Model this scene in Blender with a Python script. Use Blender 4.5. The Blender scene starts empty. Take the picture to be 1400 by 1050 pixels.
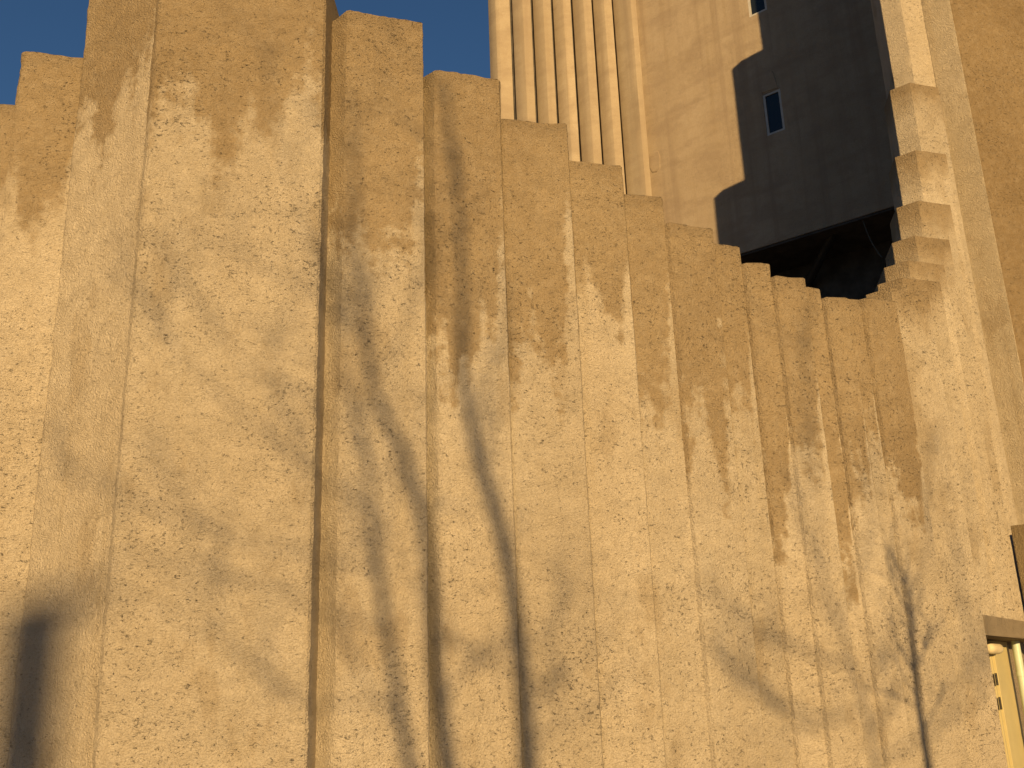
import bpy, bmesh, math, random
import numpy as np
from mathutils import Vector, Matrix
from mathutils.bvhtree import BVHTree

random.seed(7); rng = np.random.default_rng(7)
S = bpy.context.scene
COL = S.collection
R = math.radians

# ------------------------------------------------------------------ camera
EYE = np.array([0, 0, 1.6]); FPX = 1361.0           # 35 mm lens on a 1400 px wide picture
UPC = np.array([-155.0, 4435.0, -FPX]); UPC /= np.linalg.norm(UPC)   # world up seen by the camera
FW = np.array([0, 0, -1.0]); YC = FW - UPC * (FW @ UPC); YC /= np.linalg.norm(YC)
XC = np.cross(YC, UPC)
W2C = np.array([XC, YC, UPC])                        # rows: world x, y, z in camera axes
cam_d = bpy.data.cameras.new('camera'); cam = bpy.data.objects.new('camera', cam_d); COL.objects.link(cam)
m = Matrix.Identity(4)
for i in range(3):
    for j in range(3): m[i][j] = W2C[i][j]
m.translation = Vector(EYE)
cam.matrix_world = m
cam_d.sensor_width = 36; cam_d.lens = 36 * FPX / 1400; cam_d.clip_end = 3000; cam_d.clip_start = 0.05
S.camera = cam
S.render.resolution_x, S.render.resolution_y = 1024, 768

# ------------------------------------------------------------------ sun, sky, exposure
SUN_AZ, SUN_EL = 8.0, 9.5          # degrees: to the right of straight behind the camera, above the horizon
TO_SUN = np.array([math.sin(R(SUN_AZ)) * math.cos(R(SUN_EL)), -math.cos(R(SUN_AZ)) * math.cos(R(SUN_EL)), math.sin(R(SUN_EL))])
w = bpy.data.worlds.new('World'); S.world = w; w.use_nodes = True
wn = w.node_tree.nodes; wl = w.node_tree.links
sky = wn.new('ShaderNodeTexSky'); sky.sky_type = 'NISHITA'; sky.sun_disc = False
sky.sun_elevation = R(SUN_EL); sky.sun_rotation = math.atan2(TO_SUN[0], TO_SUN[1])
sky.air_density = 1.0; sky.dust_density = 0.3; sky.ozone_density = 4.2
wl.new(sky.outputs[0], wn['Background'].inputs[0]); wn['Background'].inputs[1].default_value = 0.050
sun_d = bpy.data.lights.new('sun', 'SUN'); sun_d.energy = 4.6; sun_d.angle = R(0.53); sun_d.color = (1.0, 0.68, 0.295)
sun = bpy.data.objects.new('sun', sun_d); COL.objects.link(sun)
sun.rotation_euler = Vector(TO_SUN).to_track_quat('Z', 'Y').to_euler(); sun.location = Vector(TO_SUN) * 60
S.view_settings.view_transform = 'Standard'; S.view_settings.look = 'None'; S.view_settings.gamma = 1
S.view_settings.exposure = 0.66
S.render.engine = 'CYCLES'

# ------------------------------------------------------------------ picture <-> place
def ray(px, py):
    d = np.array([px - 700.0, 525.0 - py, -FPX]); return W2C @ d
def at(px, py, D):                                   # the point at plan distance D seen at a pixel
    r = ray(px, py); return EYE + r * (D / math.hypot(r[0], r[1]))
def tang(th): return np.array([math.cos(R(th)), math.sin(R(th))])
def nrm(th): return np.array([math.sin(R(th)), -math.cos(R(th))])
def onplane(px, py, P, th):                          # vertical plane through plan point P facing th
    n = nrm(th); r = ray(px, py); return EYE + r * ((n @ P[:2]) / (n @ r[:2]))
def meet(px, py, P, th):                             # plan point on the line from P along tang(th) at the pixel's azimuth
    r = ray(px, py); t = tang(th)
    A = np.array([[t[0], -r[0]], [t[1], -r[1]]]); k = np.linalg.solve(A, -np.asarray(P[:2])); return np.asarray(P[:2]) + t * k[0]

# ------------------------------------------------------------------ helpers
def tag(o, label=None, cat=None, group=None, kind=None):
    if label: o['label'] = label
    if cat: o['category'] = cat
    if group: o['group'] = group
    if kind: o['kind'] = kind
    return o
def empty(name, loc, label, cat, group=None):
    o = bpy.data.objects.new(name, None); COL.objects.link(o); o.location = loc; o.empty_display_size = .3
    return tag(o, label, cat, group)
def link(name, me, mat, parent=None):
    o = bpy.data.objects.new(name, me); COL.objects.link(o)
    if mat: me.materials.append(mat)
    if parent:
        o.parent = parent
        p = parent; off = Vector((0, 0, 0))
        while p: off += p.location; p = p.parent
        o.location = -off                            # meshes below are written in place coordinates
    return o
def mesh(name, v, f, smooth=None):
    me = bpy.data.meshes.new(name); me.from_pydata([tuple(map(float, q)) for q in v], [], [tuple(q) for q in f]); me.update()
    if smooth is not None:
        me.shade_smooth()
        me.set_sharp_from_angle(angle=R(smooth))
    return me
_perm = rng.random(4096)
def vnoise(p):                                       # value noise, vectorised, -1..1
    i = np.floor(p).astype(np.int64); fr = p - i; fr = fr * fr * (3 - 2 * fr); out = 0
    for dx in (0, 1):
        for dy in (0, 1):
            for dz in (0, 1):
                h = ((i[:, 0] + dx) * 73856093 ^ (i[:, 1] + dy) * 19349663 ^ (i[:, 2] + dz) * 83492791) & 0x7fffffff
                h = (h ^ (h >> 13)) & 4095
                out = out + _perm[h] * np.abs(1 - dx - fr[:, 0]) * np.abs(1 - dy - fr[:, 1]) * np.abs(1 - dz - fr[:, 2])
    return out * 2 - 1
TONE = random.Random(21)
COARSE_V, COARSE_F = [], []                          # plain copies of the wall used to find where a shadow lands
def prism(name, poly, ztop, mat, parent, step=.05, rough=1.0, fine=None, stain=2.0, front=0, zbot=-.1, chamfer=.018, zstep=None, coarse=True, topr=1.0):
    tone = TONE.uniform(-.09, .05)
    """upright prism on a plan polygon (counter-clockwise); edges in fine are cut small and worn"""
    n = len(poly); poly = [np.asarray(p, float) for p in poly]
    fine = set(range(n)) if fine is None else set(fine)
    if coarse:
        b = len(COARSE_V)
        for p in poly: COARSE_V.append((p[0], p[1], zbot)); COARSE_V.append((p[0], p[1], ztop))
        for i in range(n):
            j = (i + 1) % n; COARSE_F.append((b + 2 * i, b + 2 * j, b + 2 * j + 1, b + 2 * i + 1))
    pts, nor, uu, ss = [], [], [], []
    sl = stain if isinstance(stain, (list, tuple)) else [stain] * n
    for i in range(n):
        a, c = poly[i], poly[(i + 1) % n]; e = c - a; L = np.linalg.norm(e); e /= L
        en = np.array([e[1], -e[0]])
        ch = min(chamfer, L * .3)
        k = max(1, int(round((L - 2 * ch) / step))) if i in fine else 1
        ts = np.concatenate([[ch], ch + (L - 2 * ch) * np.arange(1, k) / k, [L - ch]])
        for t in ts:
            pts.append(a + e * t); nor.append(en); uu.append(t / L if i == front else .3); ss.append(sl[i])
    pts = np.array(pts); nor = np.array(nor); uu = np.array(uu); N = len(pts)
    zs = np.arange(zbot, ztop - .03, zstep or step); zs = np.append(zs, ztop - chamfer)
    M = len(zs)
    V = np.zeros((M, N, 3)); V[:, :, :2] = pts[None]; V[:, :, 2] = zs[:, None]
    NN = np.zeros((M, N, 3)); NN[:, :, :2] = nor[None]
    # rounded top: one more ring drawn inwards
    cen = pts.mean(0); top = pts - nor * chamfer * 1.3
    ring = np.concatenate([top, np.full((N, 1), ztop)], 1)
    V = np.concatenate([V, ring[None]], 0); NN = np.concatenate([NN, np.concatenate([nor * .3, np.full((N, 1), .7)], 1)[None]], 0)
    inner = np.concatenate([cen + (pts - cen) * .55, np.full((N, 1), ztop + .012)], 1)
    V = np.concatenate([V, inner[None]], 0); NN = np.concatenate([NN, np.concatenate([nor * 0, np.ones((N, 1))], 1)[None]], 0)
    M += 2
    P = V.reshape(-1, 3); NN = NN.reshape(-1, 3)
    d = .008 * vnoise(P * 1.1) + .0055 * vnoise(P * np.array([7, 7, 5.])) + .0045 * vnoise(P * np.array([19, 19, 17.]) + 9)
    d = d + .003 * vnoise(P * 37 + 3)
    topw = np.clip(1 - (ztop - P[:, 2]) / .35, 0, 1)
    P = P + NN * (d * rough)[:, None] + np.array([0, 0, 1.]) * (topw * rough * topr * (.022 * vnoise(P * np.array([5, 5, .1]) + 40) + .01 * vnoise(P * np.array([21, 21, 1.]))))[:, None]
    ii, jj = np.meshgrid(np.arange(M - 1), np.arange(N), indexing='ij'); j2 = (jj + 1) % N
    F = np.stack([ii * N + jj, ii * N + j2, (ii + 1) * N + j2, (ii + 1) * N + jj], -1).reshape(-1, 4)
    me = bpy.data.meshes.new(name)
    nv, nf = len(P), len(F)
    me.vertices.add(nv); me.vertices.foreach_set('co', P.astype(np.float32).ravel())
    me.loops.add(nf * 4 + N); me.polygons.add(nf + 1)
    loops = np.concatenate([F.ravel(), (M - 1) * N + np.arange(N)])
    me.loops.foreach_set('vertex_index', loops.astype(np.int32))
    me.polygons.foreach_set('loop_start', np.append(np.arange(nf) * 4, nf * 4).astype(np.int32))
    me.polygons.foreach_set('loop_total', np.append(np.full(nf, 4), N).astype(np.int32))
    me.update(calc_edges=True); me.validate()
    for an, val in (('below_top', ztop - V.reshape(-1, 3)[:, 2]), ('stain_len', np.tile(np.array(ss, float), M)), ('across', np.tile(uu, M)), ('tone', np.full(nv, tone))):
        me.attributes.new(an, 'FLOAT', 'POINT').data.foreach_set('value', val.astype(np.float32))
    me.shade_smooth(); me.set_sharp_from_angle(angle=R(27))
    return link(name, me, mat, parent)
def box(name, o, ex, ey, ez, mat, parent=None, bev=.006):
    """box from a corner o along three edge vectors, bevelled"""
    bm = bmesh.new(); o = np.asarray(o, float)
    vs = [bm.verts.new(o + ex * a + ey * b + ez * c) for c in (0, 1) for b in (0, 1) for a in (0, 1)]
    for q in ((0, 1, 3, 2), (4, 6, 7, 5), (0, 4, 5, 1), (2, 3, 7, 6), (0, 2, 6, 4), (1, 5, 7, 3)): bm.faces.new([vs[k] for k in q])
    bmesh.ops.recalc_face_normals(bm, faces=bm.faces)
    if bev: bmesh.ops.bevel(bm, geom=bm.edges[:], offset=bev, segments=2, affect='EDGES', profile=.6)
    me = bpy.data.meshes.new(name); bm.to_mesh(me); bm.free()
    return link(name, me, mat, parent)
def tube_geo(V, F, pts, rad, seg=7, cap=True):
    pts = [Vector(p) for p in pts]; b0 = len(V); pn = None
    for i, p in enumerate(pts):
        d = (pts[min(i + 1, len(pts) - 1)] - pts[max(i - 1, 0)]).normalized()
        if pn is None: pn = d.orthogonal().normalized()
        pn = (pn - d * pn.dot(d)).normalized(); bn = d.cross(pn)
        for k in range(seg):
            a = 2 * math.pi * k / seg; V.append(p + (pn * math.cos(a) + bn * math.sin(a)) * rad[i])
    for i in range(len(pts) - 1):
        for k in range(seg):
            k2 = (k + 1) % seg; F.append((b0 + i * seg + k, b0 + i * seg + k2, b0 + (i + 1) * seg + k2, b0 + (i + 1) * seg + k))
    if cap:
        F.append(tuple(b0 + k for k in range(seg))[::-1]); F.append(tuple(b0 + (len(pts) - 1) * seg + k for k in range(seg)))
def smooth_path(pts, n=5):
    pts = [Vector(p) for p in pts]; out = []
    for i in range(len(pts) - 1):
        a, b, c, d = pts[max(i - 1, 0)], pts[i], pts[i + 1], pts[min(i + 2, len(pts) - 1)]
        for k in range(n):
            t = k / n; out.append(.5 * ((2 * b) + (c - a) * t + (2 * a - 5 * b + 4 * c - d) * t * t + (3 * b - a - 3 * c + d) * t ** 3))
    return out + [pts[-1]]

# ------------------------------------------------------------------ materials
class NT:
    def __init__(s, name):
        s.m = bpy.data.materials.new(name); s.m.use_nodes = True; s.t = s.m.node_tree; s.b = s.t.nodes['Principled BSDF']
    def n(s, typ, **kw):
        o = s.t.nodes.new(typ)
        for k, v in kw.items(): setattr(o, k, v)
        return o
    def put(s, sock, v):
        if isinstance(v, bpy.types.NodeSocket): s.t.links.new(v, sock)
        else: sock.default_value = v
    def math(s, op, a, b=0.0, c=0.0, clamp=False):
        o = s.n('ShaderNodeMath', operation=op, use_clamp=clamp)
        for k, v in enumerate((a, b, c)): s.put(o.inputs[k], v)
        return o.outputs[0]
    def mapr(s, v, a, b, lo=0.0, hi=1.0, kind='SMOOTHSTEP'):
        o = s.n('ShaderNodeMapRange', interpolation_type=kind)
        for k, x in enumerate((v, a, b, lo, hi)): s.put(o.inputs[k], x)
        return o.outputs[0]
    def noise(s, vec, scale, detail=3.0, rough=.5, dist=0.0):
        o = s.n('ShaderNodeTexNoise'); s.put(o.inputs['Vector'], vec); s.put(o.inputs['Scale'], scale)
        s.put(o.inputs['Detail'], detail); s.put(o.inputs['Roughness'], rough); s.put(o.inputs['Distortion'], dist)
        return o.outputs[0]
    def vec(s, v, sc=(1, 1, 1), loc=(0, 0, 0)):
        o = s.n('ShaderNodeMapping'); s.put(o.inputs['Vector'], v); s.put(o.inputs['Scale'], sc); s.put(o.inputs['Location'], loc); return o.outputs[0]
    def mix(s, f, a, b, kind='MIX'):
        o = s.n('ShaderNodeMix', data_type='RGBA', blend_type=kind); s.put(o.inputs[0], f); s.put(o.inputs[6], a); s.put(o.inputs[7], b); return o.outputs[2]
    def attr(s, name): return s.n('ShaderNodeAttribute', attribute_name=name).outputs['Fac']
    def pos(s): return s.n('ShaderNodeNewGeometry').outputs['Position']

def concrete(name, base=(.495, .428, .345), stainc=(.285, .216, .135), pits=1.0, relief=1.0, stain=True, coarse=.74):
    t = NT(name); p = t.pos()
    warp = t.n('ShaderNodeTexNoise'); t.put(warp.inputs['Vector'], p); t.put(warp.inputs['Scale'], 3.3); t.put(warp.inputs['Detail'], 2.0)
    # broad tone, cloudy wear
    big = t.noise(t.vec(p, (1, 1, .55)), .9, 4, .55); mid = t.noise(p, 5.0, 4, .6); grain = t.noise(p, 75.0, 3, .65)
    col = t.mix(t.mapr(big, .3, .72), (base[0] * .93, base[1] * .91, base[2] * .87, 1), (base[0] * 1.05, base[1] * 1.05, base[2] * 1.04, 1))
    col = t.mix(t.mapr(mid, .35, .7, 0, .35), col, (base[0] * .84, base[1] * .8, base[2] * .72, 1))
    streak = t.noise(t.vec(p, (5, 5, .22)), 1.0, 3, .6)
    col = t.mix(t.mapr(streak, .52, .75, 0, .38), col, (base[0] * .78, base[1] * .72, base[2] * .6, 1))
    tn = t.math('ADD', t.attr('tone'), 1.0); col = t.mix(1.0, col, tn, 'MULTIPLY')
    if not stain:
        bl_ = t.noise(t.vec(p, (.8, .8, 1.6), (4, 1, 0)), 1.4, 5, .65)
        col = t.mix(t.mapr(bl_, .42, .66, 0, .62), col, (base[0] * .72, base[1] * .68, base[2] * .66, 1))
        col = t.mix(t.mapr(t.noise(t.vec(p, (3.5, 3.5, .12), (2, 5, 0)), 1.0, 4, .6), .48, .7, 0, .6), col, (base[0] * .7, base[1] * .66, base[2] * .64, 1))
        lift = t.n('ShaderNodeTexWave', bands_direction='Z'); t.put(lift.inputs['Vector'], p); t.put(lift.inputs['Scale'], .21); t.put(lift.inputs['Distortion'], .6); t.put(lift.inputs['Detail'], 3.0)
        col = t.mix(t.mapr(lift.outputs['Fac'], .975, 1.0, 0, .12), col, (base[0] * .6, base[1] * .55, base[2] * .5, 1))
    if stain:
        # damp weathering that creeps down from the head of every pillar, ragged lower edge, drier right arris
        below = t.attr('below_top'); ln = t.attr('stain_len'); ac = t.attr('across')
        drip = t.noise(t.vec(p, (2.6, 2.6, .28)), 1.0, 3, .55); rag = t.noise(p, 6.0, 4, .65)
        k = t.math('ADD', t.math('MULTIPLY', t.math('SUBTRACT', drip, .5), 1.7), t.math('MULTIPLY', t.math('SUBTRACT', rag, .5), 1.1))
        reach = t.math('MULTIPLY', ln, t.math('ADD', t.mapr(ac, .72, .95, 1.12, .72), k))
        s = t.mapr(t.math('SUBTRACT', reach, below), -.30, .26)
        patch = t.math('MULTIPLY', t.mapr(t.noise(t.vec(p, (1.6, 1.6, .7)), 1.3, 4, .6), .56, .66), .38)
        s = t.math('MAXIMUM', t.math('MULTIPLY', s, t.mapr(t.noise(p, 11.0, 4, .65), .25, .6, .8, 1.0)), patch)
        sc = t.mix(t.mapr(big, .3, .7), (stainc[0] * .88, stainc[1] * .85, stainc[2] * .8, 1), (stainc[0] * 1.08, stainc[1] * 1.08, stainc[2] * 1.08, 1))
        col = t.mix(s, col, sc)
        col = t.mix(t.mapr(below, .02, .22, .3, 0.0), col, (.16, .115, .07, 1))
    # roughcast: short dragged creases, broken by a mask, and small pits
    dv = t.n('ShaderNodeVectorMath', operation='MULTIPLY_ADD'); t.put(dv.inputs[0], warp.outputs['Color']); dv.inputs[1].default_value = (.22, .22, .22); t.put(dv.inputs[2], p)
    q = dv.outputs[0]
    n1 = t.noise(t.vec(q, (1, 1, 1.7)), 37.0 / coarse, 2, .5, .4); n2 = t.noise(t.vec(q, (1, 1, 1.3), (5, 2, 8)), 55.0 / coarse, 2, .5, .3)
    area = t.noise(p, 1.1, 3, .6); msk = t.noise(t.vec(p, (1, 1, 1.5), (3, 7, 1)), 22.0 / coarse, 2, .5)
    thr = t.mapr(area, .3, .7, .625, .545)
    wid = t.math('MULTIPLY', t.mapr(t.math('SUBTRACT', msk, thr), 0, .16, kind='LINEAR'), .022)
    def crease(nn):
        d = t.math('ABSOLUTE', t.math('SUBTRACT', nn, .5)); return t.mapr(t.math('SUBTRACT', wid, d), -.004, .010)
    cr = t.math('MAXIMUM', crease(n1), t.math('MULTIPLY', crease(n2), .8))
    v = t.n('ShaderNodeTexVoronoi', feature='F1'); t.put(v.inputs['Vector'], q); t.put(v.inputs['Scale'], 90.0 / coarse)
    pit = t.math('MULTIPLY', t.mapr(v.outputs['Distance'], .10, .26, 1, 0), t.mapr(t.noise(p, 14.0, 2, .5), .58, .66))
    cav = t.math('MULTIPLY', t.math('MAXIMUM', cr, t.math('MULTIPLY', pit, .5)), pits, clamp=True)
    dirt_shade = t.mix(t.mapr(grain, .3, .7), (.055, .04, .025, 1), (.12, .09, .055, 1))  # crevice shadow, with some dirt, put into the colour of creases and pits
    col = t.mix(t.math('MULTIPLY', cav, .78), col, dirt_shade)
    col = t.mix(t.mapr(grain, .40, .66, 0, .42), col, (base[0] * .62, base[1] * .57, base[2] * .5, 1))
    t.put(t.b.inputs['Base Color'], col); t.b.inputs['Roughness'].default_value = .93
    t.b.inputs['Specular IOR Level'].default_value = .15
    h = t.math('ADD', t.math('MULTIPLY', n1, .55), t.math('ADD', t.math('MULTIPLY', mid, .35), t.math('MULTIPLY', grain, .48)))
    h = t.math('SUBTRACT', h, t.math('MULTIPLY', cav, .75))
    bp = t.n('ShaderNodeBump'); t.put(bp.inputs['Height'], h); bp.inputs['Strength'].default_value = 1.0; bp.inputs['Distance'].default_value = .040 * relief
    t.put(t.b.inputs['Normal'], bp.outputs[0])
    return t.m
def plain(name, c, rough=.6, var=.15, scale=8.0, metal=0.0, spec=.4):
    t = NT(name); p = t.pos(); n = t.noise(p, scale, 4, .6)
    col = t.mix(t.mapr(n, .3, .7), tuple(x * (1 - var) for x in c) + (1,), tuple(min(1, x * (1 + var)) for x in c) + (1,))
    t.put(t.b.inputs['Base Color'], col); t.b.inputs['Roughness'].default_value = rough; t.b.inputs['Metallic'].default_value = metal
    t.b.inputs['Specular IOR Level'].default_value = spec
    bp = t.n('ShaderNodeBump'); t.put(bp.inputs['Height'], t.noise(p, scale * 6, 3, .6)); bp.inputs['Strength'].default_value = .25; bp.inputs['Distance'].default_value = .004
    t.put(t.b.inputs['Normal'], bp.outputs[0]); return t.m
M_WALL = concrete('roughcast_concrete')
M_PIER = concrete('weathered_roughcast', base=(.47, .40, .31), stainc=(.225, .16, .088), pits=.8)
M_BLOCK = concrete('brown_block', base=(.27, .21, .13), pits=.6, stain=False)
M_TOWER = concrete('tower_render', base=(.36, .292, .222), pits=.35, relief=.5, stain=False)
M_FLUTE = concrete('fluted_render', base=(.37, .305, .228), pits=.12, relief=.2, stain=False)
M_DARK = plain('dark_recess', (.062, .055, .050), .9, .3, 3, spec=.1)  # near black: slot shadow behind the flutes, also the recess surfaces
M_PIPE = plain('black_pipe', (.016, .015, .015), .6, .2)
M_CABLE = plain('grey_cable', (.06, .065, .06), .6, .2)
M_FRAME = plain('grey_window_frame', (.40, .38, .36), .5, .1)
M_REVEAL = plain('window_reveal', (.30, .24, .2), .7, .2)
M_DOOR = plain('cream_door_paint', (.43, .36, .185), .45, .06, 3)
M_HINGE = plain('dark_steel', (.05, .04, .03), .4, .2, 20, .7)
M_GREEN = plain('pale_green_pipe', (.46, .50, .38), .4, .06)
M_LAMPG = plain('frosted_lamp_glass', (.62, .52, .34), .3, .05)
M_BARK = plain('bark', (.09, .07, .055), .9, .35, 14, spec=.1)
M_STEEL = plain('galvanised_steel', (.35, .35, .36), .45, .12, 6, .8)
t = NT('window_glass'); t.b.inputs['Base Color'].default_value = (.012, .016, .02, 1); t.b.inputs['Roughness'].default_value = .06
t.put(t.b.inputs['Roughness'], t.mapr(t.noise(t.pos(), 3.0, 3), .3, .7, .04, .16)); M_GLASS = t.m
t = NT('pavement'); p = t.pos(); g = t.noise(p, 1.2, 5, .6); g2 = t.noise(p, 90.0, 2, .6)
t.put(t.b.inputs['Base Color'], t.mix(t.mapr(g2, .35, .7, 0, .4), t.mix(t.mapr(g, .3, .7), (.15, .14, .12, 1), (.20, .185, .16, 1)), (.07, .065, .06, 1)))
t.b.inputs['Roughness'].default_value = .9; M_GROUND = t.m

# ------------------------------------------------------------------ ground
gm = mesh('ground', [(-400, -400, 0), (400, -400, 0), (400, 400, 0), (-400, 400, 0)], [(0, 1, 2, 3)])
tag(link('ground', gm, M_GROUND), kind='structure')

# ------------------------------------------------------------------ the stepped wall
TH, TL = 18.0, -40.0                                # the two ways the faces of a pillar look
WALL = empty('stepped_wall', (.8, 9.6, 0), 'golden roughcast concrete wall of stepped upright pillars carrying bare tree shadows', 'wall')
def pillar(F0, F1, ztop, side, back=.55, stain=2.0, step=.042, th=TH, mat=None, zbot=-.1, rough=1.0, sth=None, rth=100, cham=.018, topr=1.0):
    a = F0 - tang(sth if sth else th - 58) * side; b = a + np.array([.174, .985]) * back; r = F1 + tang(th + rth) * (back + .12)
    return prism('pillar', [F0, F1, r, b, a], ztop, mat or M_WALL, WALL, step, stain=stain, fine=(0, 4), zbot=zbot, rough=rough, chamfer=cham, topr=topr)
# front faces: top left and top right corner in the picture, face direction, set-back from the last, side length, stain
def face(px0, px1, D, th=TH):
    P = at(*px0, D); q = meet(*px1, P, th); return P[:2], q, P[2]
# the broad pillar and the ones left of it
F0, F1, z = face((224, -62), (447, -55), 8.05, 12); q3 = F1
pillar(F0, F1, z, .12, .6, 1.55, .03, 12, rth=77); f3 = F0
Q = f3
for px0, th, st in (((128, -62), -27, 1.75), ((33, 68), 15, 1.2), ((-70, 134), 14, 1.0), ((-175, 205), 14, 1.0)):
    Q = Q - nrm(th) * (.025 if th < 0 else .02)                            # each a little behind the one to its right
    F0 = meet(*px0, Q, th); F1 = Q + tang(th) * (.10 if th > 0 else -.004); z = at(*px0, math.hypot(*F0))[2]
    pillar(F0, F1, z, .07, .6, st, .034, th); Q = F0
for k in range(6):                                    # the wall goes on beyond the picture
    Q = Q - nrm(14) * .02; F0 = Q - tang(14) * .78; z = max(2.4, z - .55 + .05 * k)
    pillar(F0, Q + tang(14) * .1, z, .07, .6, 1.0, .08, 14); Q = F0
# the flight that steps down to the low point
runs = [((476, 11), (580, 18), .42, 2.0), ((594, 93), (683.5, 98), .36, 2.2), ((686, 160), (774, 165), .36, 2.1), ((777, 218), (849, 221), .34, 1.5),
        ((852, 263), (914, 268), .34, 1.7), ((916, 302), (973, 306), .32, 1.9), ((974.5, 331), (1019, 335), .3, 1.6), ((1020, 357), (1060, 361), .3, 2.3),
        ((1061, 375), (1099, 378), .3, 1.6), ((1099, 391), (1129.5, 394), .3, 2.4), ((1129.5, 404), (1158, 406.5), .3, 2.0), ((1157.5, 406), (1184, 408), .3, 1.5), ((1183.5, 405.5), (1224, 407), .3, 2.3)]
D = np.hypot(*q3) + .11; rj = random.Random(4)
for k, (a, b, side, st) in enumerate(runs):
    th = TH + (rj.uniform(-6, 6) if k > 1 else 0)
    F0, F1, z = face(a, (b[0] + (0 if k < 2 else -6.5 if k in (4, 6, 7, 9, 11) else 2.5), b[1]), D, th); pillar(F0, F1, z, side, .5, st, .042, th, topr=.8 if k < 4 else .45)
    D = math.hypot(*meet(runs[k + 1][0][0], runs[k + 1][0][1], F0, th)) + (.02 if k == 0 else -.055 if k in (4, 6, 7, 9, 11) else rj.uniform(.02, .09)) if k + 1 < len(runs) else D
LOW = F1
# the flight that climbs again behind the low point towards the tower
P_PL = at(1040, 200, 22.0); TH_PL = -38.0
def caster(px, py, azpx):                            # the pillar corner whose shadow lands on the tower at a pixel, on the sight line azpx
    s = onplane(px, py, P_PL, TH_PL); best = None
    for k in np.arange(1, 14, .01):
        c = s + TO_SUN * k; e = abs(math.atan2(c[0], c[1]) - math.atan2(*ray(*azpx)[:2]))
        if best is None or e < best[0]: best = (e, c)
    return best[1]
c8 = caster(975, 271, (1203, 0)); D8 = math.hypot(c8[0], c8[1])
print('low point distance', np.hypot(*LOW), 'A8', D8, c8)
climb = [((1183, 403), (1218, 393)), ((1199, 389), (1233.5, 379.5)), ((1208.5, 367.5), (1242, 356)), ((1219, 332), (1251.5, 322)),
         ((1225, 284), (1255.5, 274)), ((1223.5, 215.5), (1252, 204.5)), ((1216, 123.5), (1244, 112.7))]
d0 = np.hypot(*LOW) + .25; dk = (D8 - d0) / 7.0
for k, (a, b) in enumerate(climb):
    F0 = at(*b, d0 + dk * k); L = meet(a[0], a[1], F0, TL); side = np.linalg.norm(L - F0[:2])
    fw = np.linalg.norm(meet(1345, 850, F0, TH) - F0[:2]) if k == 0 else .52
    if k == 0: CORNER = F0[:2] + tang(TH) * fw; ctop = float(at(1346, 840, math.hypot(*CORNER))[2])
    pillar(F0[:2], F0[:2] + tang(TH) * fw, F0[2], side, .5, .32, .05, rough=.55, cham=.006, topr=.35, zbot=-.1 if k == 0 else ctop - .1)
# the tall ones whose heads are above the picture and whose shadows step up the tower
def tall(c, side, fw, back=.6):
    L = c[:2]; F0 = L + tang(TL) * side; pillar(F0, F0 + tang(TH) * fw, c[2], side, back, .5, .07, rough=.5, cham=.006, zbot=ctop - .1); return F0
r1 = ray(1231, 0); t_ = tang(TL); A_ = np.array([[t_[0], -r1[0]], [t_[1], -r1[1]]]); kk = np.linalg.solve(A_, -c8[:2]); SIDE8 = kk[0]
F8 = tall(c8, SIDE8, .62)
V8 = meet(1258, 0, F8, TH)
s9 = onplane(1000, 95, P_PL, TH_PL); s10 = onplane(1043, 75, P_PL, TH_PL)
for s_, ztop in ((s9, None), (s10, 3.6)):
    for k in np.arange(12, .5, -.02):                # slide along the sun ray until it stands clear behind its neighbour
        c = s_ + TO_SUN * k
        if math.hypot(c[0], c[1]) > D8 + (.75 if ztop is None else 1.5): break
    if ztop: c = c + np.array([0, 0, ztop])
    tall(c, .42, .6 if ztop is None else 3.4)  # the last, unseen one is widened so its shadow covers the flank
# the pier that closes the wall on the right
pB = meet(1299, 0, V8, TL)
prism('pier', [pB, pB + tang(TH) * 3.2, pB + tang(TH) * 3.2 + tang(TH + 90) * 1.2, V8 + tang(70) * .8, V8], 16.3, M_PIER, WALL, .06, stain=[30, 0, 0, 0, 0], chamfer=.012, fine=(0, 4), zbot=-.1)
# ------------------------------------------------------------------ door bay at the foot of the climb
zv = np.array([0, 0, 1.0]); TB = 54.0; tv = np.append(tang(TB), 0); nv = np.append(nrm(TB), 0)
CB = np.append(CORNER, 0)
def bay(px, py, out=0.0): return onplane(px, py, CB[:2] + nrm(TB) * out, TB)
c0 = np.append(CORNER, ctop) + nv * .012
box('door_bay', CB - nv * .85, tv * 4.2, nv * .5, zv * (ctop - .02), M_WALL, WALL, .01)
box('canopy', c0 - nv * .6 - zv * .2, tv * 3.4, nv * .6, zv * .2, M_WALL, WALL, .014)
j0 = bay(1351, 900, -.35)[:2]; j1 = bay(1372.5, 900, -.35)[:2]; jw = float(np.linalg.norm(j1 - j0)); dh = ctop - .26
j0 = np.append(j0, 0)
box('door_frame', j0 - nv * .02, tv * (jw + .16), nv * .05, zv * (dh + .06), M_DOOR, WALL, .006)
dr = box('door', j0 - nv * .01 + tv * .08, tv * jw, nv * .065, zv * dh, M_DOOR, WALL, .005)
for px, py in ((1361, 930), (1366, 963)):
    h = bay(px, py, -.295); box('hinge', h - zv * .055, tv * .07, nv * .012, zv * .13, M_HINGE, dr, .003)
bl = np.append(tang(TL), 0); bn = np.append(nrm(TL), 0)
lp = bay(1350, 886, -.24)
lamp = empty('wall_lamp', lp, 'small cream bulkhead lamp tucked under the canopy above the door', 'lamp')
V, F = [], []; tube_geo(V, F, [lp + tv * x for x in (0, .03, .12, .45, .54, .57)], [.03, .055, .062, .062, .055, .028], 14)
link('lamp_glass', mesh('lamp_glass', V, F, 40), M_LAMPG, lamp)
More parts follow.
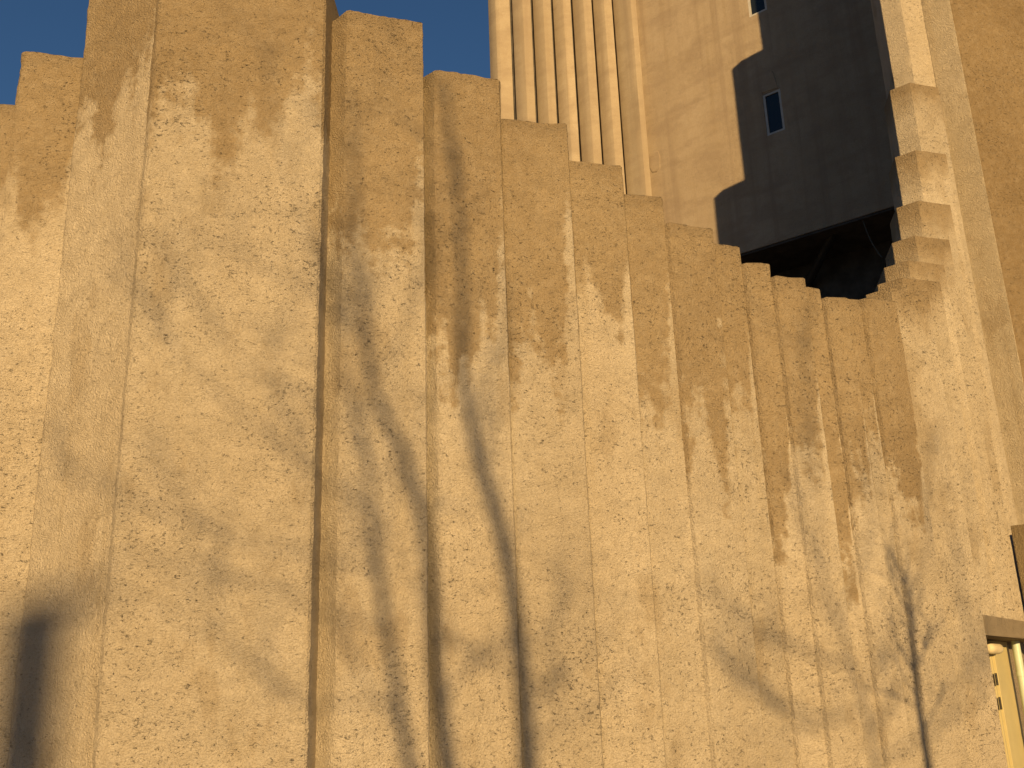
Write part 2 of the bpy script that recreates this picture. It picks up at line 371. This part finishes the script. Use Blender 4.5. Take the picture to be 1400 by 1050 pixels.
box('lamp_base', lp - nv * .088 + zv * -.035, tv * .57, nv * .05, zv * .07, M_FRAME, lamp, .006)
pp = bay(1392, 900, -.18)
pipe = empty('downpipe', (pp[0], pp[1], 0), 'pale green downpipe beside the cream door under the canopy', 'pipe')
V, F = [], []; tube_geo(V, F, [(pp[0], pp[1], z_) for z_ in (0, ctop * .5, ctop - .205)], [.045] * 3, 14); link('tube', mesh('tube', V, F, 40), M_GREEN, pipe)
for z_ in (.9, 1.55):
    V, F = [], []; tube_geo(V, F, [(pp[0], pp[1], z_), (pp[0], pp[1], z_ + .05)], [.052] * 2, 14); link('collar', mesh('collar', V, F, 40), M_GREEN, pipe)

# ------------------------------------------------------------------ the tower behind
zsof = onplane(1100, 319.5, P_PL, TH_PL)[2]
tp = np.append(tang(TH_PL), 0); npv = np.append(nrm(TH_PL), 0)
left = meet(863, 0, P_PL, TH_PL); right = meet(1290, 100, P_PL, TH_PL)
TOWER = empty('church_tower', (left[0], left[1] + 3, 0), 'tall church tower with fluted edge and plain shaded flank rising behind the wall', 'tower')
# window openings on the flank (u along the face, z)
def uz(px, py): q = onplane(px, py, P_PL, TH_PL); return float((q[:2] - left) @ tang(TH_PL)), float(q[2])
wins = []
u0, zt = uz(1042, 130); u1, _ = uz(1066.4, 122); _, zb = uz(1049, 186); wins.append((u0, u1, zb, zt))
a0, b0 = uz(1024.4, 24); a1, _ = uz(1049, 14); wins.append((a0, a1, b0, b0 + (zt - zb)))
wd = np.linalg.norm(right - left); ZT = 26.0
def flank():
    us = sorted({0.0, float(wd)} | {x for w_ in wins for x in w_[:2]}); zz = sorted({float(zsof), ZT} | {x for w_ in wins for x in w_[2:]})
    def sub(a, h): return sorted({round(x, 5) for i in range(len(a) - 1) for x in np.linspace(a[i], a[i + 1], max(2, int((a[i + 1] - a[i]) / h) + 1))})
    us, zz = sub(us, .18), sub(zz, .18)
    V = []; F = []; ix = {}
    for i, uu in enumerate(us):
        for j, z_ in enumerate(zz): ix[i, j] = len(V); V.append(np.append(left, z_) + tp * uu)
    for i in range(len(us) - 1):
        for j in range(len(zz) - 1):
            cu, cz = (us[i] + us[i + 1]) / 2, (zz[j] + zz[j + 1]) / 2
            if any(w_[0] < cu < w_[1] and w_[2] < cz < w_[3] for w_ in wins): continue
            F.append((ix[i, j], ix[i + 1, j], ix[i + 1, j + 1], ix[i, j + 1]))
    V = np.array(V); V = V + npv * (.006 * vnoise(V * .9) + .003 * vnoise(V * 4))[:, None]
    V = list(V)
    b = len(V); dep = 1.2                              # ends, soffit strip and back give it its thickness
    for uu in (0, wd):
        for z_ in (zsof, ZT):
            for d in (0.004, dep): V.append(np.append(left, z_) + tp * uu - npv * d)
    F += [(b, b + 1, b + 3, b + 2), (b + 4, b + 6, b + 7, b + 5), (b, b + 4, b + 5, b + 1), (b + 2, b + 3, b + 7, b + 6), (b + 1, b + 5, b + 7, b + 3)]
    return mesh('flank_wall', V, F, 30)
link('flank_wall', flank(), M_TOWER, TOWER)
for (u0, u1, zb, zt) in wins:
    o = np.append(left, 0) + tp * u0; wv, fr = u1 - u0, .058; dp = .02
    V, F = [], []
    for (A_, B_) in (((0, 0), (fr, 1)), ((wv - fr, 0), (wv, 1)), ((fr, 0), (wv - fr, 'b')), ((fr, 't'), (wv - fr, 1))):
        za = zb if A_[1] in (0,) else zt - fr; zc = zt if B_[1] == 1 else zb + fr
        b = len(V)
        for d in (dp, dp + .06):
            for uu, z_ in ((A_[0], za), (B_[0], za), (B_[0], zc), (A_[0], zc)): V.append(o + tp * uu + zv * z_ - npv * d)
        F += [(b, b + 1, b + 2, b + 3), (b + 4, b + 7, b + 6, b + 5), (b, b + 4, b + 5, b + 1), (b + 1, b + 5, b + 6, b + 2), (b + 2, b + 6, b + 7, b + 3), (b + 3, b + 7, b + 4, b)]
    wo = link('window', mesh('window', V, F), M_FRAME, TOWER)
    box('pane', o + tp * fr + zv * (zb + fr) - npv * (dp + .04), tp * (wv - 2 * fr), npv * .01, zv * (zt - zb - 2 * fr), M_GLASS, wo, 0)
    V, F = [], []
    for d in (.0, dp + .07):
        for uu, z_ in ((-.002, zb - .002), (wv + .002, zb - .002), (wv + .002, zt + .002), (-.002, zt + .002)): V.append(o + tp * uu + zv * z_ - npv * (d + .002))
    F = [(0, 1, 5, 4), (1, 2, 6, 5), (2, 3, 7, 6), (3, 0, 4, 7)]
    link('reveal', mesh('reveal', V, F), M_REVEAL, wo)
def slab_patch(quad, th=.012):
    q = [np.array(onplane(*p_, P_PL, TH_PL)) for p_ in quad]; n = len(q); cen = sum(q) / n
    V = [a + npv * -.02 for a in q] + [cen + (a - cen) * .9 + npv * (th + .008) for a in q]
    F = [tuple(range(n, 2 * n))] + [(i, (i + 1) % n, n + (i + 1) % n, n + i) for i in range(n)]
    link('plaster_patch', mesh('plaster_patch', V, F), M_TOWER, TOWER)
slab_patch([(1040, 103), (1056, 96), (1062, 113), (1064, 121), (1041, 129)][::-1])
slab_patch([(889, 213), (894, 207), (900, 206), (903, 214), (903, 230), (899, 236), (892, 237), (888, 230)][::-1])
# fluted edge of the tower: dim face looking left, bright face looking right, a dark slot, and again
Dfl = np.hypot(*left)
lines = [696.5, 724.7, 752.0, 778.8, 806.9, 834.3]; prev = 677.0
yl = float(left[1])
def onrow(px): r = ray(px, 0); return np.array([r[0], r[1]]) * (yl / r[1])
edges = [677.0] + lines + [866.0]
for k in range(7):
    a, b = onrow(edges[k]), onrow(edges[k + 1]); wv = np.linalg.norm(b - a)
    a = a + np.array([.07, 0]) if k else a
    g = .56 if 0 < k < 6 else (.25 if k == 0 else .74)
    c = a + (b - a) * g; c[1] -= np.linalg.norm(c - a) * (1.0 if k else 0.3); bb = np.array([b[0], c[1] + .02])
    poly = [a, c, bb, b + np.array([0, .5]), a + np.array([0, .5])]
    if k == 0: poly = [a + np.array([-.2, .3]), a, c, bb, b + np.array([0, .5]), a + np.array([-.2, .5])]
    prism('flute', poly, 26.0, M_FLUTE, TOWER, .2, .25, zbot=0.0, chamfer=.006, zstep=.4, coarse=False)
a, b = onrow(677), onrow(866)
prism('flute_backing', [a + [-.1, .16], b + [.05, .16], b + [.05, 1.5], a + [-.1, 1.5]], 25.8, M_DARK, TOWER, .5, .2, zbot=0.0, zstep=1.0, coarse=False)  # dark sheet standing in for the shadow inside the slots
# dark recess below the flank
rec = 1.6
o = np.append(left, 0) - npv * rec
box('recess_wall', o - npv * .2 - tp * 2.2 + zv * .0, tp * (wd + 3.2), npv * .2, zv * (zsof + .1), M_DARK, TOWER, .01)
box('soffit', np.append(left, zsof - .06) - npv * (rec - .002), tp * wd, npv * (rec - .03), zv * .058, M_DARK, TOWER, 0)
pa = onplane(1147, 303, P_PL - np.append(nrm(TH_PL), 0) * .25, TH_PL); pb_ = onplane(1103, 392, P_PL - np.append(nrm(TH_PL), 0) * 1.45, TH_PL)
V, F = [], []; tube_geo(V, F, smooth_path([pa + zv * .3, pa, pa + (pb_ - pa) * .5, pb_, pb_ + (pb_ - pa) * .4], 4), [.10] * 17, 10)
link('drain_pipe', mesh('drain_pipe', V, F, 40), M_PIPE, TOWER)
V, F = [], []; tube_geo(V, F, [pa + zv * .02 - tp * .14, pa + zv * .02 + tp * .14], [.14, .14], 10); link('pipe_clamp', mesh('pipe_clamp', V, F, 40), M_PIPE, TOWER)
cp = [onplane(x, y, P_PL - np.append(nrm(TH_PL), 0) * .12, TH_PL) for x, y in ((1177, 290), (1181, 305), (1190, 328), (1201, 346), (1206, 352))]
V, F = [], []; tube_geo(V, F, smooth_path(cp, 4), [.013] * 17, 6); link('cable', mesh('cable', V, F, 40), M_CABLE, TOWER)

# ------------------------------------------------------------------ what throws the shadows: bare trees and a street lamp behind the camera
bvh = BVHTree.FromPolygons([Vector(v) for v in COARSE_V], COARSE_F)
def wallpt(px, py):
    r = Vector(ray(px, py)).normalized(); h = bvh.ray_cast(Vector(EYE), r, 60)
    return np.array(h[0]) if h[0] else at(px, py, 9.0)
bq = wallpt(1378, 722); bq = bq + np.append(nrm(TH), 0) * .04          # dark block that juts from the wall above the canopy
bzt = onplane(1378, 719, bq[:2], TL)[2]; bzb = onplane(1384, 862, bq[:2], TL)[2]
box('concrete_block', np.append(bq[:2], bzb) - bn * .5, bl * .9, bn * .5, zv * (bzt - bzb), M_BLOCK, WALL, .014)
def grow(V, F, pts, r0, depth, rnd, dens, sc=1.0):
    """side twigs along a limb"""
    L = sum((pts[i + 1] - pts[i]).length for i in range(len(pts) - 1)); n = int(L * dens)
    for _ in range(n):
        i = rnd.randrange(max(1, len(pts) // 5), len(pts) - 1) if len(pts) > 3 else 1
        p = pts[i]; d = (pts[i + 1] - pts[i]).normalized() if i + 1 < len(pts) else (pts[i] - pts[i - 1]).normalized()
        side = Vector((rnd.uniform(-1, 1), rnd.uniform(-1, 1), rnd.uniform(-.2, .7))).normalized()
        dr = (d * .8 + side * .85 + Vector((0, 0, .25))).normalized(); ln = sc * rnd.uniform(.5, 1.3) * (1.0 if depth == 1 else .5)
        q = [p]; 
        for k in range(3):
            dr = (dr + Vector((rnd.uniform(-.25, .25), rnd.uniform(-.25, .25), rnd.uniform(-.1, .3)))).normalized(); q.append(q[-1] + dr * ln / 3)
        r = min(r0 * .6, .009 if depth == 1 else .005)
        tube_geo(V, F, q, [r, r * .8, r * .6, r * .25], 5, False)
        if depth < 2: grow(V, F, q, r, depth + 1, rnd, 4.0, sc)
def tree(limbs, dist, label, seed, rtrunk, dens, group, sc=1.0):
    rnd = random.Random(seed); trunkV, trunkF, crV, crF = [], [], [], []
    root = None
    for li, (pxs, r0, r1) in enumerate(limbs):
        if pxs[0][1] < 1045: r0, r1 = r0 * .32, r1 * .5
        else: r0, r1 = r0 * .66, r1 * .6
        base_t = dist + (0 if li == 0 else rnd.uniform(-2.5, 2.5)); pts = []
        for k, (x, y) in enumerate(pxs):
            e = min(1, k / 3.0) if li else 0
            pts.append(Vector(wallpt(x, y) + TO_SUN * (dist + (base_t - dist) * e + .12 * math.sin(k * 1.7 + li))))
        pts = smooth_path(pts, 5)
        if root is None:
            g = pts[0].copy(); g.z = 0; g += Vector((rnd.uniform(-.2, .2), 0, 0)); root = g
        if pxs[0][1] >= 1045:                          # a stem: carry it down to the root
            low = [root + Vector((0, 0, -.1)), root + Vector((0, 0, .5)) + (pts[0] - root) * .05, root + (pts[0] - root) * .55 + Vector((0, 0, .1))]
            full = smooth_path([Vector(q) for q in low] + pts[:1], 4)[:-1] + pts
            n = len(full); rr = [rtrunk + (r0 - rtrunk) * min(1, i / 10) if i < 11 else r0 + (r1 - r0) * ((i - 10) / max(1, n - 11)) for i in range(n)]
            tube_geo(trunkV, trunkF, full, rr, 10)
        else:
            n = len(pts); tube_geo(crV, crF, pts, [r0 + (r1 - r0) * i / (n - 1) for i in range(n)], 7)
        grow(crV, crF, pts, r0, 1, rnd, dens, sc)
    o = empty('bare_tree', root, label, 'tree', group)
    link('trunk', mesh('trunk', trunkV, trunkF, 60), M_BARK, o); link('crown', mesh('crown', crV, crF, 60), M_BARK, o)
tree([
    ([(722, 1050), (716, 960), (708, 860), (692, 760), (668, 670), (645, 590), (632, 500), (632, 400), (628, 300), (618, 200), (610, 110)], .115, .03),
    ([(612, 1050), (600, 960), (592, 880), (588, 790), (578, 710), (556, 630), (534, 583), (506, 521), (498, 450), (494, 370), (484, 240), (478, 120)], .105, .025),
    ([(560, 1050), (540, 930), (517, 780), (506, 700), (504, 640), (488, 565), (470, 500), (462, 400)], .075, .02),
    ([(508, 525), (540, 480), (562, 425), (577, 360), (590, 300)], .035, .012),
    ([(632, 490), (612, 430), (597, 375), (588, 320)], .03, .01),
    ([(690, 745), (684, 650), (680, 570), (690, 480), (700, 400)], .03, .01),
    ([(718, 975), (750, 935), (790, 910), (822, 870), (850, 800)], .04, .012),
    ([(710, 890), (740, 875), (770, 840), (800, 790), (818, 740)], .035, .01),
    ([(722, 1020), (760, 995), (815, 965), (850, 900)], .035, .01),
    ([(600, 985), (625, 930), (660, 905), (700, 880)], .05, .02), ([(594, 890), (615, 875), (650, 890), (690, 930)], .05, .02), ([(588, 700), (620, 690), (660, 700)], .04, .015),
    ([(507, 700), (460, 668), (420, 640), (370, 590), (300, 540), (240, 470), (205, 400)], .045, .012),
    ([(517, 780), (470, 770), (420, 757), (330, 738), (250, 712), (165, 678), (90, 640)], .045, .012),
    ([(510, 640), (460, 580), (410, 535), (340, 500), (270, 420), (220, 340)], .035, .01),
    ([(498, 470), (465, 400), (435, 330), (395, 240), (372, 130), (360, 60)], .035, .01),
    ([(494, 440), (440, 420), (380, 375), (320, 345), (270, 320)], .03, .01),
    ([(520, 860), (470, 840), (416, 822), (330, 790), (230, 762), (140, 765)], .04, .012),
    ([(540, 960), (480, 960), (416, 955), (340, 905), (260, 850), (190, 820)], .045, .012),
    ([(552, 1010), (500, 930), (470, 880), (452, 800), (440, 720)], .035, .012),
], 20.0, 'many stemmed bare tree whose shadow branches over the broad pillars', 3, .15, 2.3, 'bare trees facing the wall')
tree([
    ([(1269, 1050), (1257, 970), (1248, 890), (1243, 830), (1234, 785), (1216, 755)], .06, .012),
    ([(1250, 915), (1232, 890), (1222, 850), (1218, 820)], .03, .01), ([(1251, 920), (1264, 885), (1272, 850)], .03, .01), ([(1261, 1000), (1280, 965), (1292, 930)], .03, .01),
    ([(1254, 965), (1225, 952), (1204, 945)], .025, .01), ([(1243, 835), (1222, 800), (1216, 770)], .025, .01),
], 8.5, 'slender young bare tree whose thin shadow stands left of the door', 5, .06, 5.5, 'bare trees facing the wall', .42)
tree([
    ([(1198, 1050), (1188, 1000), (1165, 905), (1125, 790), (1095, 705), (1075, 640)], .035, .012),
    ([(1125, 790), (1118, 690), (1112, 590), (1100, 500), (1092, 430)], .035, .012), ([(1188, 1000), (1200, 980), (1225, 960)], .05, .02),
    ([(1180, 965), (1140, 985), (1100, 1000), (1050, 1010)], .04, .012), ([(1165, 905), (1120, 900), (1075, 880), (1010, 870)], .05, .02),
    ([(1145, 850), (1180, 760), (1185, 680), (1150, 620)], .03, .01), ([(1140, 985), (1060, 960), (1005, 930), (990, 870)], .05, .02),
    ([(1190, 1010), (1240, 900), (1262, 760), (1270, 650), (1262, 600)], .03, .012), ([(1198, 1040), (1300, 980), (1325, 900), (1312, 790), (1300, 720)], .05, .015),
    ([(1300, 980), (1335, 960), (1345, 900), (1322, 640)], .03, .012),
], 20.0, 'spreading bare tree whose soft shadow dapples the narrow pillars', 8, .12, 2.2, 'bare trees facing the wall')
# street lamp
b0 = wallpt(42, 1040) + TO_SUN * 52; b1 = wallpt(52, 822) + TO_SUN * 52; b2 = wallpt(115, 832) + TO_SUN * 52
foot = Vector((b1[0], b1[1], 0)); topz = float(b1[2])
lampo = empty('street_lamp', foot, 'grey steel street lamp with short arm standing across the square', 'street lamp')
V, F = [], []; tube_geo(V, F, [foot, foot + Vector((0, 0, 1.2)), foot + Vector((0, 0, 1.25)), foot + Vector((0, 0, topz))], [.34, .34, .31, .30], 14); link('pole', mesh('pole', V, F, 40), M_STEEL, lampo)
V, F = [], []; tube_geo(V, F, [foot + Vector((0, 0, topz - .05)), Vector((b2[0], b2[1], topz))], [.035, .03], 10); link('arm', mesh('arm', V, F, 40), M_STEEL, lampo)
V, F = [], []; hd = Vector((b2[0], b2[1], topz)); ax = (hd - foot); ax.z = 0; ax.normalize()
tube_geo(V, F, [hd - ax * .35, hd - ax * .3, hd, hd + ax * .25, hd + ax * .32], [.04, .07, .09, .07, .03], 12); link('lamp_head', mesh('lamp_head', V, F, 40), M_STEEL, lampo)
